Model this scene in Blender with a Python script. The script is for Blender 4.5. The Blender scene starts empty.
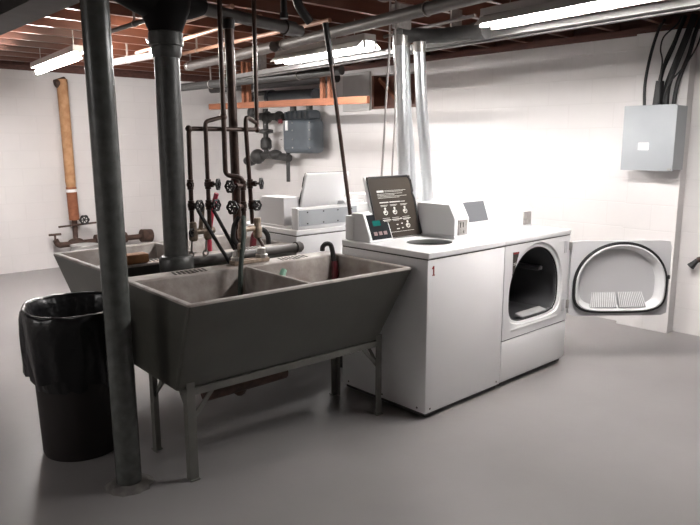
import bpy, bmesh, math, random
from mathutils import Vector, Matrix, noise
random.seed(7)
sc = bpy.context.scene
col = sc.collection
PI = math.pi
V = Vector

# ------------------------------------------------------------------ materials
def mat(name, color, rough=.5, metal=0.0, noise_amt=0.0, noise_scale=8.0, bump=0.0, bump_scale=40.0,
        color2=None, spec=.5, coat=0.0, detail=4.0):
    m = bpy.data.materials.new(name); m.use_nodes = True
    nt = m.node_tree; b = nt.nodes['Principled BSDF']
    b.inputs['Roughness'].default_value = rough; b.inputs['Metallic'].default_value = metal
    b.inputs['Specular IOR Level'].default_value = spec
    b.inputs['Coat Weight'].default_value = coat
    c = (*color, 1); b.inputs['Base Color'].default_value = c
    tc = nt.nodes.new('ShaderNodeTexCoord')
    if noise_amt > 0 or color2:
        n = nt.nodes.new('ShaderNodeTexNoise'); n.inputs['Scale'].default_value = noise_scale
        n.inputs['Detail'].default_value = detail
        nt.links.new(tc.outputs['Object'], n.inputs['Vector'])
        r = nt.nodes.new('ShaderNodeValToRGB')
        r.color_ramp.elements[0].position = .35; r.color_ramp.elements[1].position = .68
        c2 = color2 or tuple(max(0, x * (1 - noise_amt)) for x in color)
        r.color_ramp.elements[0].color = (*c2, 1); r.color_ramp.elements[1].color = c
        nt.links.new(n.outputs['Fac'], r.inputs['Fac']); nt.links.new(r.outputs['Color'], b.inputs['Base Color'])
    if bump > 0:
        n2 = nt.nodes.new('ShaderNodeTexNoise'); n2.inputs['Scale'].default_value = bump_scale
        nt.links.new(tc.outputs['Object'], n2.inputs['Vector'])
        bp = nt.nodes.new('ShaderNodeBump'); bp.inputs['Strength'].default_value = bump; bp.inputs['Distance'].default_value = .01
        nt.links.new(n2.outputs['Fac'], bp.inputs['Height']); nt.links.new(bp.outputs['Normal'], b.inputs['Normal'])
    return m

def block_wall_mat(name, axis):
    m = bpy.data.materials.new(name); m.use_nodes = True
    nt = m.node_tree; b = nt.nodes['Principled BSDF']; b.inputs['Roughness'].default_value = .55
    tc = nt.nodes.new('ShaderNodeTexCoord'); sx = nt.nodes.new('ShaderNodeSeparateXYZ'); cx = nt.nodes.new('ShaderNodeCombineXYZ')
    nt.links.new(tc.outputs['Object'], sx.inputs[0])
    nt.links.new(sx.outputs[axis], cx.inputs[0]); nt.links.new(sx.outputs['Z'], cx.inputs[1])
    br = nt.nodes.new('ShaderNodeTexBrick'); br.inputs['Scale'].default_value = 1.0
    br.inputs['Brick Width'].default_value = .406; br.inputs['Row Height'].default_value = .203
    br.inputs['Mortar Size'].default_value = .006; br.inputs['Mortar Smooth'].default_value = .6
    br.inputs['Color1'].default_value = (.80, .775, .765, 1); br.inputs['Color2'].default_value = (.79, .765, .755, 1)
    br.inputs['Mortar'].default_value = (.765, .74, .728, 1)
    nt.links.new(cx.outputs[0], br.inputs['Vector'])
    n = nt.nodes.new('ShaderNodeTexNoise'); n.inputs['Scale'].default_value = 1.3; n.inputs['Detail'].default_value = 5
    nt.links.new(tc.outputs['Object'], n.inputs['Vector'])
    mx = nt.nodes.new('ShaderNodeMix'); mx.data_type = 'RGBA'; mx.blend_type = 'MULTIPLY'; mx.inputs['Factor'].default_value = .25
    nt.links.new(br.outputs['Color'], mx.inputs[6]); nt.links.new(n.outputs['Fac'], mx.inputs[7])
    nt.links.new(mx.outputs[2], b.inputs['Base Color'])
    n2 = nt.nodes.new('ShaderNodeTexNoise'); n2.inputs['Scale'].default_value = 60
    nt.links.new(tc.outputs['Object'], n2.inputs['Vector'])
    ma = nt.nodes.new('ShaderNodeMath'); ma.operation = 'MULTIPLY_ADD'; ma.inputs[1].default_value = -1.0
    nt.links.new(br.outputs['Fac'], ma.inputs[0]); 
    mb = nt.nodes.new('ShaderNodeMath'); mb.operation = 'MULTIPLY'; mb.inputs[1].default_value = .25
    nt.links.new(n2.outputs['Fac'], mb.inputs[0]); nt.links.new(mb.outputs[0], ma.inputs[2])
    bp = nt.nodes.new('ShaderNodeBump'); bp.inputs['Strength'].default_value = .22; bp.inputs['Distance'].default_value = .006
    nt.links.new(ma.outputs[0], bp.inputs['Height']); nt.links.new(bp.outputs['Normal'], b.inputs['Normal'])
    return m

def emis(name, color, strength):
    m = bpy.data.materials.new(name); m.use_nodes = True
    nt = m.node_tree; nt.nodes.clear()
    o = nt.nodes.new('ShaderNodeOutputMaterial'); e = nt.nodes.new('ShaderNodeEmission')
    e.inputs[0].default_value = (*color, 1); e.inputs[1].default_value = strength
    nt.links.new(e.outputs[0], o.inputs[0]); return m

def wood_mat(name, c1, c2, axis_scale, rough=.7, coat=0.0):
    m = bpy.data.materials.new(name); m.use_nodes = True
    nt = m.node_tree; b = nt.nodes['Principled BSDF']; b.inputs['Roughness'].default_value = rough; b.inputs['Coat Weight'].default_value = coat; b.inputs['Coat Roughness'].default_value = .35
    tc = nt.nodes.new('ShaderNodeTexCoord'); mp = nt.nodes.new('ShaderNodeMapping'); mp.inputs['Scale'].default_value = axis_scale
    n = nt.nodes.new('ShaderNodeTexNoise'); n.inputs['Scale'].default_value = 6; n.inputs['Detail'].default_value = 6
    r = nt.nodes.new('ShaderNodeValToRGB'); r.color_ramp.elements[0].position = .3; r.color_ramp.elements[1].position = .7
    r.color_ramp.elements[0].color = (*c1, 1); r.color_ramp.elements[1].color = (*c2, 1)
    nt.links.new(tc.outputs['Object'], mp.inputs[0]); nt.links.new(mp.outputs[0], n.inputs['Vector'])
    nt.links.new(n.outputs['Fac'], r.inputs['Fac']); nt.links.new(r.outputs['Color'], b.inputs['Base Color']); return m

M = {}
M['floor'] = mat('grey_floor_paint', (.27, .258, .256), .36, noise_amt=.13, noise_scale=1.1, bump=.05, bump_scale=14, detail=8)
M['wall_x'] = block_wall_mat('painted_block_along_x', 'X')
M['wall_y'] = block_wall_mat('painted_block_along_y', 'Y')
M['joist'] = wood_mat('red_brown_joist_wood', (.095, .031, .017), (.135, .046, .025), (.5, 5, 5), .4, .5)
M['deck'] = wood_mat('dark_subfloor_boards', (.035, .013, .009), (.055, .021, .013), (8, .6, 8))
M['lumber'] = wood_mat('orange_brown_lumber', (.17, .056, .026), (.27, .10, .048), (8, .7, 8))
M['sill'] = wood_mat('dark_red_sill_wood', (.07, .03, .025), (.14, .06, .045), (3, .7, 8))
M['column'] = mat('dark_grey_green_paint', (.105, .112, .105), .26, noise_amt=.3, noise_scale=20, bump=.08, bump_scale=30)
M['beam'] = mat('grey_beam_paint', (.045, .038, .036), .6, noise_amt=.3)
M['castiron'] = mat('painted_cast_iron', (.072, .074, .071), .4, noise_amt=.35, noise_scale=25, bump=.12, bump_scale=50)
M['blackiron'] = mat('black_iron', (.016, .014, .014), .45)
M['tar'] = mat('black_tarred_iron', (.007, .006, .006), .8, spec=.15)
M['darkiron'] = mat('dark_grey_iron', (.045, .044, .043), .5, noise_amt=.3, noise_scale=20)
M['rail'] = mat('dull_grey_rail', (.105, .10, .097), .55, noise_amt=.15)
M['greypipe'] = mat('grey_painted_pipe', (.085, .075, .07), .5, noise_amt=.3)
M['palepipe'] = mat('pale_conduit', (.24, .215, .205), .45, noise_amt=.2)
M['pinkpipe'] = mat('copper_toned_conduit', (.50, .28, .20), .4, noise_amt=.3)
M['brownpipe'] = mat('dark_brown_copper', (.075, .045, .036), .36, metal=.35, noise_amt=.4, noise_scale=30)
M['wheel'] = mat('black_valve_wheel', (.012, .011, .012), .4)
M['brass'] = mat('weathered_brass', (.40, .32, .25), .42, metal=.5, noise_amt=.4, noise_scale=60)
M['galv'] = mat('galvanised_metal', (.46, .44, .42), .38, metal=.6, noise_amt=.25, noise_scale=40)
M['foil'] = mat('shiny_foil_duct', (.84, .87, .89), .3, metal=.88, bump=.35, bump_scale=22)
M['tubout'] = mat('dark_olive_grey_tub_paint', (.080, .079, .067), .42, noise_amt=.18, noise_scale=4, bump=.05)
M['tubin'] = mat('worn_concrete', (.40, .37, .345), .6, noise_amt=.35, noise_scale=9, bump=.12, bump_scale=60, color2=(.24, .205, .185))
M['slot'] = mat('dark_slot', (.05, .042, .036), .8)
M['leg'] = mat('olive_grey_angle_iron', (.17, .168, .15), .5, noise_amt=.25)
M['rust'] = mat('rusty_trap', (.085, .045, .032), .7, noise_amt=.5, noise_scale=20)
M['white'] = mat('white_enamel', (.79, .79, .795), .28, coat=.2)
M['offwhite'] = mat('white_enamel_console', (.74, .745, .75), .35)
M['seam'] = mat('dark_gap', (.06, .058, .056), .7)
M['rubber'] = mat('black_rubber', (.012, .012, .013), .5)
M['drum'] = mat('dark_drum_steel', (.13, .13, .137), .4, metal=.3)
M['doorgrey'] = mat('pale_grey_door_panel', (.58, .58, .59), .4)
M['lint'] = mat('grey_lint_screen', (.42, .42, .42), .5, noise_amt=.2)
M['decal'] = mat('brown_lid_decal', (.045, .036, .028), .7, noise_amt=.12, spec=.2)
M['print'] = mat('white_print', (.66, .64, .60), .5)
M['red'] = mat('dark_red_print', (.28, .02, .02), .5)
M['glass'] = mat('black_display_glass', (.025, .027, .03), .12)
M['greyglass'] = mat('dark_grey_panel', (.13, .135, .145), .35)
M['teal'] = emis('teal_screen', (.05, .42, .36), .06)
M['pinkbtn'] = mat('dusty_pink_button', (.24, .16, .16), .5)
M['box'] = mat('blue_grey_enclosure', (.37, .393, .41), .45, noise_amt=.04)
M['paper'] = mat('white_paper', (.85, .84, .84), .6)
M['bin'] = mat('black_brown_plastic', (.012, .008, .0075), .6)
M['bag'] = mat('black_bin_liner', (.007, .007, .008), .28, spec=.35, bump=.8, bump_scale=14)
M['wrap'] = mat('tan_pipe_wrap', (.52, .30, .155), .7, color2=(.38, .19, .085), noise_scale=14, bump=.25, bump_scale=30)
M['wraplow'] = mat('rust_orange_wrap', (.33, .12, .055), .7, color2=(.22, .075, .035), noise_scale=14, bump=.2)
M['meter'] = mat('blue_grey_meter_paint', (.10, .118, .135), .45, noise_amt=.15)
M['redhose'] = mat('red_rubber_hose', (.72, .07, .13), .4)
M['darkred'] = mat('maroon_rubber', (.13, .008, .016), .4)
M['green'] = mat('pale_green_hose', (.24, .44, .34), .4)
M['darkgreen'] = mat('dark_green_hose', (.022, .034, .026), .7)
M['cord'] = mat('grey_cord', (.30, .28, .27), .6)
M['block'] = mat('orange_brown_block', (.42, .19, .075), .7, noise_amt=.3, noise_scale=30)
M['cement'] = mat('rough_cement', (.20, .185, .175), .9, noise_amt=.4, noise_scale=20, bump=.5)
M['board'] = mat('pale_grey_board', (.50, .49, .48), .6, noise_amt=.1)
M['fixture'] = mat('white_fixture_metal', (.62, .60, .58), .4)
M['tube'] = emis('lit_fluorescent_tube', (1.0, .965, .945), 25.0)
M['tubeFill'] = emis('added_fill_tube_left', (1.0, .965, .945), 8.0)  # dim glow of the added fill fixture out of view at left
M['tubeB'] = emis('lit_fluorescent_tube_near', (1.0, .965, .945), 20.0)
M['tubeL'] = emis('lit_fluorescent_tube_dimmer', (1.0, .955, .93), 60.0)
M['bulb'] = emis('lit_bulb', (1.0, .90, .78), 120.0)

# ------------------------------------------------------------------ mesh builder
class MB:
    def __init__(s): s.bm = bmesh.new(); s.mi = 0
    def _f(s, vs):
        try:
            f = s.bm.faces.new(vs); f.material_index = s.mi; return f
        except ValueError: return None
    def box(s, x0, x1, y0, y1, z0, z1, bev=0.0, seg=2):
        t = bmesh.new()
        bmesh.ops.create_cube(t, size=1.0)
        bmesh.ops.scale(t, vec=(abs(x1-x0), abs(y1-y0), abs(z1-z0)), verts=t.verts)
        bmesh.ops.translate(t, vec=((x0+x1)/2, (y0+y1)/2, (z0+z1)/2), verts=t.verts)
        if bev: bmesh.ops.bevel(t, geom=list(t.edges), offset=bev, segments=seg, affect='EDGES', profile=.5)
        return s.merge(t)
    def merge(s, t, mtx=None):
        vm = {}
        for v in t.verts: vm[v] = s.bm.verts.new(mtx @ v.co if mtx else v.co)
        for f in t.faces: s._f([vm[v] for v in f.verts])
        t.free(); return s
    def obox(s, p0, p1, w, h, up=(0, 0, 1), bev=0.0):   # a bar between two points
        p0, p1 = V(p0), V(p1); d = p1-p0; L = d.length; y = d.normalized()
        x = y.cross(V(up)).normalized(); z = x.cross(y)
        t = bmesh.new(); bmesh.ops.create_cube(t, size=1.0); bmesh.ops.scale(t, vec=(w, L, h), verts=t.verts)
        if bev: bmesh.ops.bevel(t, geom=list(t.edges), offset=bev, segments=2, affect='EDGES', profile=.5)
        m = Matrix((x, y, z)).transposed().to_4x4(); m.translation = (p0+p1)/2
        return s.merge(t, m)
    def ring(s, c, ax, r, n=16, ref=None, ry=None):
        ax = V(ax).normalized(); ref = ref or (V((0, 0, 1)) if abs(ax.z) < .9 else V((0, 1, 0)))
        u = ax.cross(ref).normalized(); w = u.cross(ax)
        ry = ry or r
        return [s.bm.verts.new(V(c)+u*r*math.cos(2*PI*i/n)+w*ry*math.sin(2*PI*i/n)) for i in range(n)]
    def bridge(s, a, b):
        n = len(a)
        for i in range(n): s._f([a[i], a[(i+1) % n], b[(i+1) % n], b[i]])
    def cyl(s, p0, p1, r0, r1=None, n=16, caps=True):
        r1 = r0 if r1 is None else r1; ax = V(p1)-V(p0)
        a = s.ring(p0, ax, r0, n); b = s.ring(p1, ax, r1, n); s.bridge(a, b)
        if caps: s._f(a[::-1]); s._f(b)
        return s
    def lathe(s, prof, o=(0, 0, 0), ax=(0, 0, 1), n=24):   # prof: (radius, height)
        o = V(o); ax = V(ax).normalized(); prev = None; first = None
        for r, h in prof:
            rg = s.ring(o+ax*h, ax, max(r, 1e-4), n)
            if prev: s.bridge(prev, rg)
            else: first = rg
            prev = rg
        s._f(first[::-1]); s._f(prev); return s
    def tube(s, pts, r, n=10, smooth=0, closed=False):
        pts = [V(p) for p in pts]
        if smooth:
            out = []
            N = len(pts); rng = N if closed else N-1
            for i in range(rng):
                g = (lambda k: pts[k % N]) if closed else (lambda k: pts[min(max(k, 0), N-1)])
                p0, p1, p2, p3 = g(i-1), g(i), g(i+1), g(i+2)
                for k in range(smooth):
                    t = k/smooth
                    out.append(.5*((2*p1)+(p2-p0)*t+(2*p0-5*p1+4*p2-p3)*t*t+(3*p1-p0-3*p2+p3)*t**3))
            if not closed: out.append(pts[-1])
            pts = out
        N = len(pts); rings = []; ref = None
        for i, p in enumerate(pts):
            if closed: d = pts[(i+1) % N]-pts[i-1]
            else: d = pts[min(i+1, N-1)]-pts[max(i-1, 0)]
            d.normalize()
            if ref is None: ref = V((0, 0, 1)) if abs(d.z) < .9 else V((0, 1, 0))
            u = d.cross(ref).normalized(); w = u.cross(d).normalized(); ref = w
            rr = r[i] if isinstance(r, (list, tuple)) else r
            rings.append([s.bm.verts.new(p+u*rr*math.cos(2*PI*k/n)+w*rr*math.sin(2*PI*k/n)) for k in range(n)])
        for i in range(N-1): s.bridge(rings[i], rings[i+1])
        if closed: s.bridge(rings[-1], rings[0])
        else: s._f(rings[0][::-1]); s._f(rings[-1])
        return s
    def pipe(s, pts, r, n=12, bend=None):                 # polyline with rounded corners
        pts = [V(p) for p in pts]; bend = bend or 2.2*r; out = [pts[0]]
        for i in range(1, len(pts)-1):
            a, b, c = pts[i-1], pts[i], pts[i+1]
            d0 = (a-b).normalized(); d1 = (c-b).normalized()
            bb = min(bend, (a-b).length*.45, (c-b).length*.45)
            p, q = b+d0*bb, b+d1*bb
            for k in range(6):
                t = k/5; out.append((1-t)**2*p+2*t*(1-t)*b+t*t*q)
        out.append(pts[-1]); return s.tube(out, r, n)
    def prism(s, poly, axis, a, b):                       # 2D polygon extruded along an axis
        def P(u, w, h): return V({'x': (h, u, w), 'y': (u, h, w), 'z': (u, w, h)}[axis])
        A = [s.bm.verts.new(P(u, w, a)) for u, w in poly]; B = [s.bm.verts.new(P(u, w, b)) for u, w in poly]
        s.bridge(A, B); s._f(A[::-1]); s._f(B); return s
    def torus(s, c, ax, R, r, n=20, m=8):
        ax = V(ax).normalized(); ref = V((0, 0, 1)) if abs(ax.z) < .9 else V((0, 1, 0))
        u = ax.cross(ref).normalized(); w = u.cross(ax)
        return s.tube([V(c)+u*R*math.cos(2*PI*i/n)+w*R*math.sin(2*PI*i/n) for i in range(n)], r, m, closed=True)
    def sphere(s, c, r, sc_=(1, 1, 1), n=16):
        t = bmesh.new(); bmesh.ops.create_uvsphere(t, u_segments=n, v_segments=n//2+2, radius=r)
        bmesh.ops.scale(t, vec=sc_, verts=t.verts); bmesh.ops.translate(t, vec=c, verts=t.verts)
        return s.merge(t)
    def build(s, name, mats, parent=None, smooth=True, angle=35, bevel=0.0):
        bmesh.ops.recalc_face_normals(s.bm, faces=s.bm.faces)
        if parent is not None:
            o_ = V((0, 0, 0)); q = parent
            while q: o_ += q.location; q = q.parent
            bmesh.ops.translate(s.bm, vec=-o_, verts=s.bm.verts)
        me = bpy.data.meshes.new(name); s.bm.to_mesh(me); s.bm.free()
        for m in (mats if isinstance(mats, list) else [mats]): me.materials.append(m)
        if smooth:
            me.polygons.foreach_set('use_smooth', [True]*len(me.polygons))
            me.set_sharp_from_angle(angle=math.radians(angle))
        o = bpy.data.objects.new(name, me); col.objects.link(o)
        if bevel:
            bv = o.modifiers.new('bevel', 'BEVEL'); bv.width = bevel; bv.segments = 2; bv.limit_method = 'ANGLE'; bv.angle_limit = math.radians(50)
        if parent is not None: o.parent = parent
        return o

def recentre(o):   # put a top-level mesh's origin at its base
    me = o.data; n = len(me.vertices)
    c = V((sum(v.co.x for v in me.vertices)/n, sum(v.co.y for v in me.vertices)/n, min(v.co.z for v in me.vertices)))
    me.transform(Matrix.Translation(-c)); o.location = c
def tag(o, label, cat, group=None):
    o['label'] = label; o['category'] = cat
    if group: o['group'] = group
    if o.type == 'MESH' and o.parent is None and o.location.length == 0: recentre(o)
    return o
def thing(name, label, cat, loc, group=None):
    o = bpy.data.objects.new(name, None); col.objects.link(o); o.location = loc; o.empty_display_size = .1
    return tag(o, label, cat, group)
def struct(o): o['kind'] = 'structure'; return o
def kids(o): return [c for c in bpy.data.objects if c.parent == o]
def copy_tree(o, parent=None):
    c = o.copy(); col.objects.link(c)
    if parent is not None: c.parent = parent
    for ch in kids(o): copy_tree(ch, c)
    return c

# ------------------------------------------------------------------ the room
XR, YL, ZT, ZJ = 5.38, 8.33, 2.335, 2.39      # right wall, left wall, wall top, joist undersides
XB, YB = -3.2, -3.0
struct(MB().box(XB-.2, XR+.6, YB-.2, YL+.4, -.1, 0).build('floor', M['floor'], smooth=False))
struct(MB().box(XB-.2, XR+.4, YL, YL+.2, 0, ZT).build('wall_left', M['wall_x'], smooth=False))
# right wall: far stretch with a wood-lined opening, pilaster, near stretch
w = MB()
oy0, oy1, oz0, oz1 = 4.70, 5.50, 1.88, 2.25
w.box(XR, XR+.2, 2.40, oy0, 0, ZT); w.box(XR, XR+.2, oy1, YL+.2, 0, ZT)
w.box(XR, XR+.2, oy0, oy1, 0, oz0); w.box(XR, XR+.2, oy0, oy1, oz1, ZT)
struct(w.build('wall_right', M['wall_y'], smooth=False))
struct(MB().box(5.295, 5.50, 2.035, 2.45, 0, ZT).build('wall_right_pilaster', M['wall_y'], smooth=False))
struct(MB().box(5.405, 5.60, YB, 2.035, 0, ZT).build('wall_right_near', M['wall_y'], smooth=False))
struct(MB().box(XB-.2, XB, YB, YL, 0, ZT).build('wall_rear', M['wall_y'], smooth=False))
struct(MB().box(XB-.2, 5.6, YB-.2, YB, 0, ZT).build('wall_near', M['wall_x'], smooth=False))
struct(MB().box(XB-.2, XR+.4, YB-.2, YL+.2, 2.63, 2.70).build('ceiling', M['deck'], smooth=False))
# wooden sill plates and rim boards on top of the walls
struct(MB().box(XR-.02, XR+.2, YB, YL, ZT, ZT+.055).box(XR+.06, XR+.2, YB, YL, ZT+.055, 2.63).build('trim_1', M['sill'], smooth=False))
struct(MB().box(XB, XR-.02, YL-.02, YL+.2, ZT, ZT+.055).box(XB, XR, YL+.06, YL+.2, ZT+.055, 2.63).build('trim_2', M['sill'], smooth=False))
# opening lined with boards
o = MB(); o.box(XR+.18, XR+.21, oy0, oy1, oz0, oz1); o.box(XR, XR+.2, oy0-.001, oy0+.03, oz0, oz1); o.box(XR, XR+.2, oy1-.03, oy1, oz0, oz1)
o.box(XR, XR+.2, oy0, oy1, oz0, oz0+.03)
struct(o.build('window_1', M['joist'], smooth=False))

# joists: every one its own board, across the room above the pipes
JG = 'ceiling joists'
jy = -2.6
jp = None
while jy < YL-.1:
    if jp is None:
        jp = MB().box(XB+.02, XR+.05, -.019, .019, 0, .24).build('ceiling_joist', M['joist'], smooth=False)
        j = jp
    else:
        j = jp.copy(); col.objects.link(j)
    j.location = (0, jy, ZJ); j['label'] = 'red-brown wooden ceiling joist running across the basement above the pipes'
    j['category'] = 'joist'; j['group'] = JG
    jy += .406

# steel girder
g = MB(); g.box(1.10, 1.29, YB, YL, 2.16, 2.178); g.box(1.10, 1.29, YB, YL, 2.372, 2.39); g.box(1.187, 1.203, YB, YL, 2.178, 2.372)
tag(g.build('steel_girder', M['beam'], smooth=False), 'dull grey steel girder under the joists at the upper left', 'beam')

# ------------------------------------------------------------------ support column
t = thing('support_column', 'dark grey-green round steel post in front of the trash can', 'column', (1.112, 2.672, 0))
MB().cyl((1.112, 2.672, .01), (1.093, 2.66, 2.15), .0545, n=32, caps=True).build('post', M['column'], t)
c = MB()
ringv = []
for k, (rr, h) in enumerate([(.105, .0), (.085, .012), (.062, .02), (.05, .02)]):
    ringv.append([c.bm.verts.new((1.112+(rr+ (.018*noise.noise(V((i*.9, k, 3))) if k < 2 else 0))*math.cos(i*2*PI/28), 2.672+(rr+(.018*noise.noise(V((i*.9, k, 3))) if k < 2 else 0))*math.sin(i*2*PI/28), h)) for i in range(28)])
for a, b in zip(ringv, ringv[1:]): c.bridge(a, b)
c.build('cement_collar', M['cement'], t)
MB().box(1.02, 1.17, 2.58, 2.74, 2.148, 2.162).build('cap_plate', M['beam'], t, smooth=False)

# ------------------------------------------------------------------ cast-iron drain stack
SX, SY = 1.683, 3.225
t = thing('drain_stack', 'thick dark cast-iron drain stack rising between the laundry tubs', 'pipe', (SX, SY, 0))
MB().pipe([(SX, SY, 2.0), (SX, SY, .58), (2.90, SY, .545), (2.90, SY, 0)], .064, 28, bend=.12).build('pipe', M['castiron'], t)
MB().lathe([(.069, .80), (.088, .81), (.092, .84), (.092, .885), (.082, .90), (.069, .905)], (SX, SY, 0), n=32).build('lower_hub', M['castiron'], t)
MB().lathe([(.069, 1.93), (.078, 1.95), (.078, 1.985), (.087, 1.99), (.087, 2.05), (.078, 2.06), (.06, 2.06)], (SX, SY, 0), n=32).build('upper_hub', M['castiron'], t)
f = MB(); f.lathe([(.080, 2.05), (.10, 2.10), (.125, 2.16), (.14, 2.24), (.13, 2.33), (.05, 2.385)], (SX, SY, 0), n=32)
f.tube([(SX, SY, 2.20), (SX-.12, SY, 2.24), (SX-.28, SY+.02, 2.30)], [.11, .11, .10], 20)
f.tube([(SX, SY, 2.2), (SX+.17, SY+.03, 2.22), (SX+.24, SY+.05, 2.22)], [.10, .075, .05], 20)
f.build('sanitary_tee', M['tar'], t)
t2 = thing('waste_pipe', 'grey horizontal waste pipe running right from the drain stack under the joists', 'pipe', (2.2, 3.2, 2.18))
MB().pipe([(SX+.22, SY+.048, 2.217), (1.98, 3.275, 2.205), (2.50, 3.28, 2.175), (2.62, 3.30, 2.17)], .034, 16).build('pipe', M['greypipe'], t2)
MB().cyl((2.48, 3.28, 2.176), (2.56, 3.290, 2.173), .044, n=16).build('coupling', M['greypipe'], t2)
tag(MB().pipe([(2.53, 3.10, 2.19), (2.45, 3.10, 2.26), (2.40, 3.10, 2.40)], .026, 12).build('black_elbow_pipe', M['blackiron']),
    'short black bent pipe dropping from the joists above the waste pipe end', 'pipe')
t2 = thing('vent_elbow_pipe', 'short dark pipe hanging beside the waste pipe near top centre', 'pipe', (2.36, 3.12, 2.2))
MB().cyl((2.36, 3.12, 2.20), (2.36, 3.12, 2.42), .018).build('pipe', M['blackiron'], t2)
MB().cyl((2.36, 3.12, 2.19), (2.36, 3.12, 2.22), .024).build('cap', M['blackiron'], t2)

# ------------------------------------------------------------------ laundry tubs
def make_tub():
    root = thing('laundry_tub', 'x', 'laundry tub', (0, 0, 0))
    W, D, zt, zb = .636, .366, .85, .43
    th, ledge, md = .032, .135, .022
    b = MB(); bm = b.bm
    XL = -.660
    xs = [XL, XL+th, -md/2-.02, md/2-.02, W-th, W]; ys = [-D, -D+th, D-ledge, D]
    top = {(i, j): bm.verts.new((x, y, zt)) for i, x in enumerate(xs) for j, y in enumerate(ys)}
    b.mi = 1
    for i in range(5):
        for j in range(3):
            if j == 1 and i in (1, 3): continue
            b._f([top[i, j], top[i+1, j], top[i+1, j+1], top[i, j+1]])
    # outer shell: rounded lip, then slanted walls
    def ring4(x0, x1, y0, y1, z):
        return [bm.verts.new(p) for p in ((x0, y0, z), (x1, y0, z), (x1, y1, z), (x0, y1, z))]
    b.mi = 1
    per = [top[i, 0] for i in range(6)]+[top[5, j] for j in range(1, 4)]+[top[i, 3] for i in range(4, -1, -1)]+[top[0, j] for j in (2, 1)]
    lip = [bm.verts.new((v.co.x, v.co.y, zt-.012)) for v in per]; b.bridge(per, lip)
    b.mi = 0
    def lower(co):
        x = XL+.004+(co.x-XL)/(W-XL)*(.535-XL-.004)
        fy = (co.y+D)/(2*D); y = -.205+fy*(.335+.205)
        return (x, y, zb)
    bot = [bm.verts.new(lower(v.co)) for v in lip]; b.bridge(lip, bot); b._f(bot)
    # two basins
    b.mi = 1
    for i in (1, 3):
        T = [top[i, 1], top[i+1, 1], top[i+1, 2], top[i, 2]]
        x0, x1 = xs[i], xs[i+1]
        x0b = x0+(.02 if i == 1 else .01); x1b = x1-(.01 if i == 1 else .095)
        Bv = ring4(x0b, x1b, -.165, D-ledge-.03, .475)
        b.bridge(T, Bv); b._f(Bv)
    ob = b.build('basin', [M['tubout'], M['tubin']], root, smooth=False, bevel=.010)
    # soap-tray slots in the back ledge
    for cx in (-W*.52, W*.5):
        s = MB()
        for k in range(8):
            s.obox((cx-.085+k*.024, D-.115, zt+.0012), (cx-.070+k*.024, D-.04, zt+.0012), .011, .0018)
        s.box(cx-.02, cx+.02, D-.127, D-.117, zt, zt+.0018)
        s.build('soap_tray_slots', M['slot'], root, smooth=False)
    # stand
    zr = zb
    for sx in (-1, 1):
        for y in (-.215, .18):
            l = MB(); x = -.595 if sx < 0 else .535
            l.box(x-.02, x+.02, y-.003, y+.003, 0.0, zr+.03); l.box(x+(-.02 if sx < 0 else .014), x+(-.014 if sx < 0 else .02), y, y+.036*(1 if y < 0 else -1), 0, zr+.03)
            l.box(x-.022, x+.022, y-.014, y+.02, 0, .006)
            l.build('leg', M['leg'], root, smooth=False)
            br = MB(); br.obox((x-sx*.005, y+.006, .285), (x-sx*.13, y+.006, zr-.005), .006, .02)
            br.build('brace', M['leg'], root, smooth=False)
            MB().obox((x, y+(.01 if y < 0 else -.01), .285), (x, y+(.13 if y < 0 else -.13), zr-.005), .006, .02).build('brace', M['leg'], root, smooth=False)
    for y in (-.212, .18):
        MB().box(-.612, .552, y-.004, y+.03, zr-.032, zr-.001).build('rail', M['leg'], root, smooth=False)
    for sx in (-1, 1):
        MB().box((-.595 if sx < 0 else .535)-.015, (-.595 if sx < 0 else .535)+.015, -.21, .18, zr-.03, zr-.001).build('side_rail', M['leg'], root, smooth=False)
    d = MB()
    d.pipe([(-.33, .0, zb+.02), (-.33, .0, .315), (-.10, .0, .31), (.0, .0, .31), (.0, .0, zb+.02)], .036, 12)
    d.pipe([(-.42, .0, .305), (-.33, .0, .305), (.05, .0, .312)], .042, 12)
    d.pipe([(-.20, .0, .31), (-.19, .06, .25), (-.16, .10, .23), (-.13, .16, .32), (-.13, .32, .36)], .035, 12)
    d.build('drain_trap', M['rust'], root)
    return root
tub = make_tub()
tub['label'] = 'dark double laundry tub on legs, nearest, beside the white top-load washer'
tub2 = copy_tree(tub)
tub.location = (1.949, 2.702, 0); tub.rotation_euler = (0, 0, math.radians(-2.2))
tub2.location = (1.965, 3.735, 0); tub2.rotation_euler = (0, 0, PI)
tub2['label'] = 'farther concrete laundry tub, mostly hidden behind the round post and drain stack'
for o in (tub, tub2): o['group'] = 'back-to-back laundry tubs'

tag(MB().tube([(1.79, 3.285, .845), (2.2, 3.285, .845), (2.60, 3.30, .845)], .028, 14).cyl((2.55, 3.297, .845), (2.585, 3.299, .845), .036).build('trough_pipe', M['greypipe']),
    'pale grey pipe lying level in the gap between the two laundry tubs', 'pipe')
tag(MB().box(1.45, 1.605, 3.385, 3.46, .852, .905, .01).build('scrub_block', M['block'], smooth=True),
    'orange-brown block lying on the far laundry tub ledge beside the round post', 'block')

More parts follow.
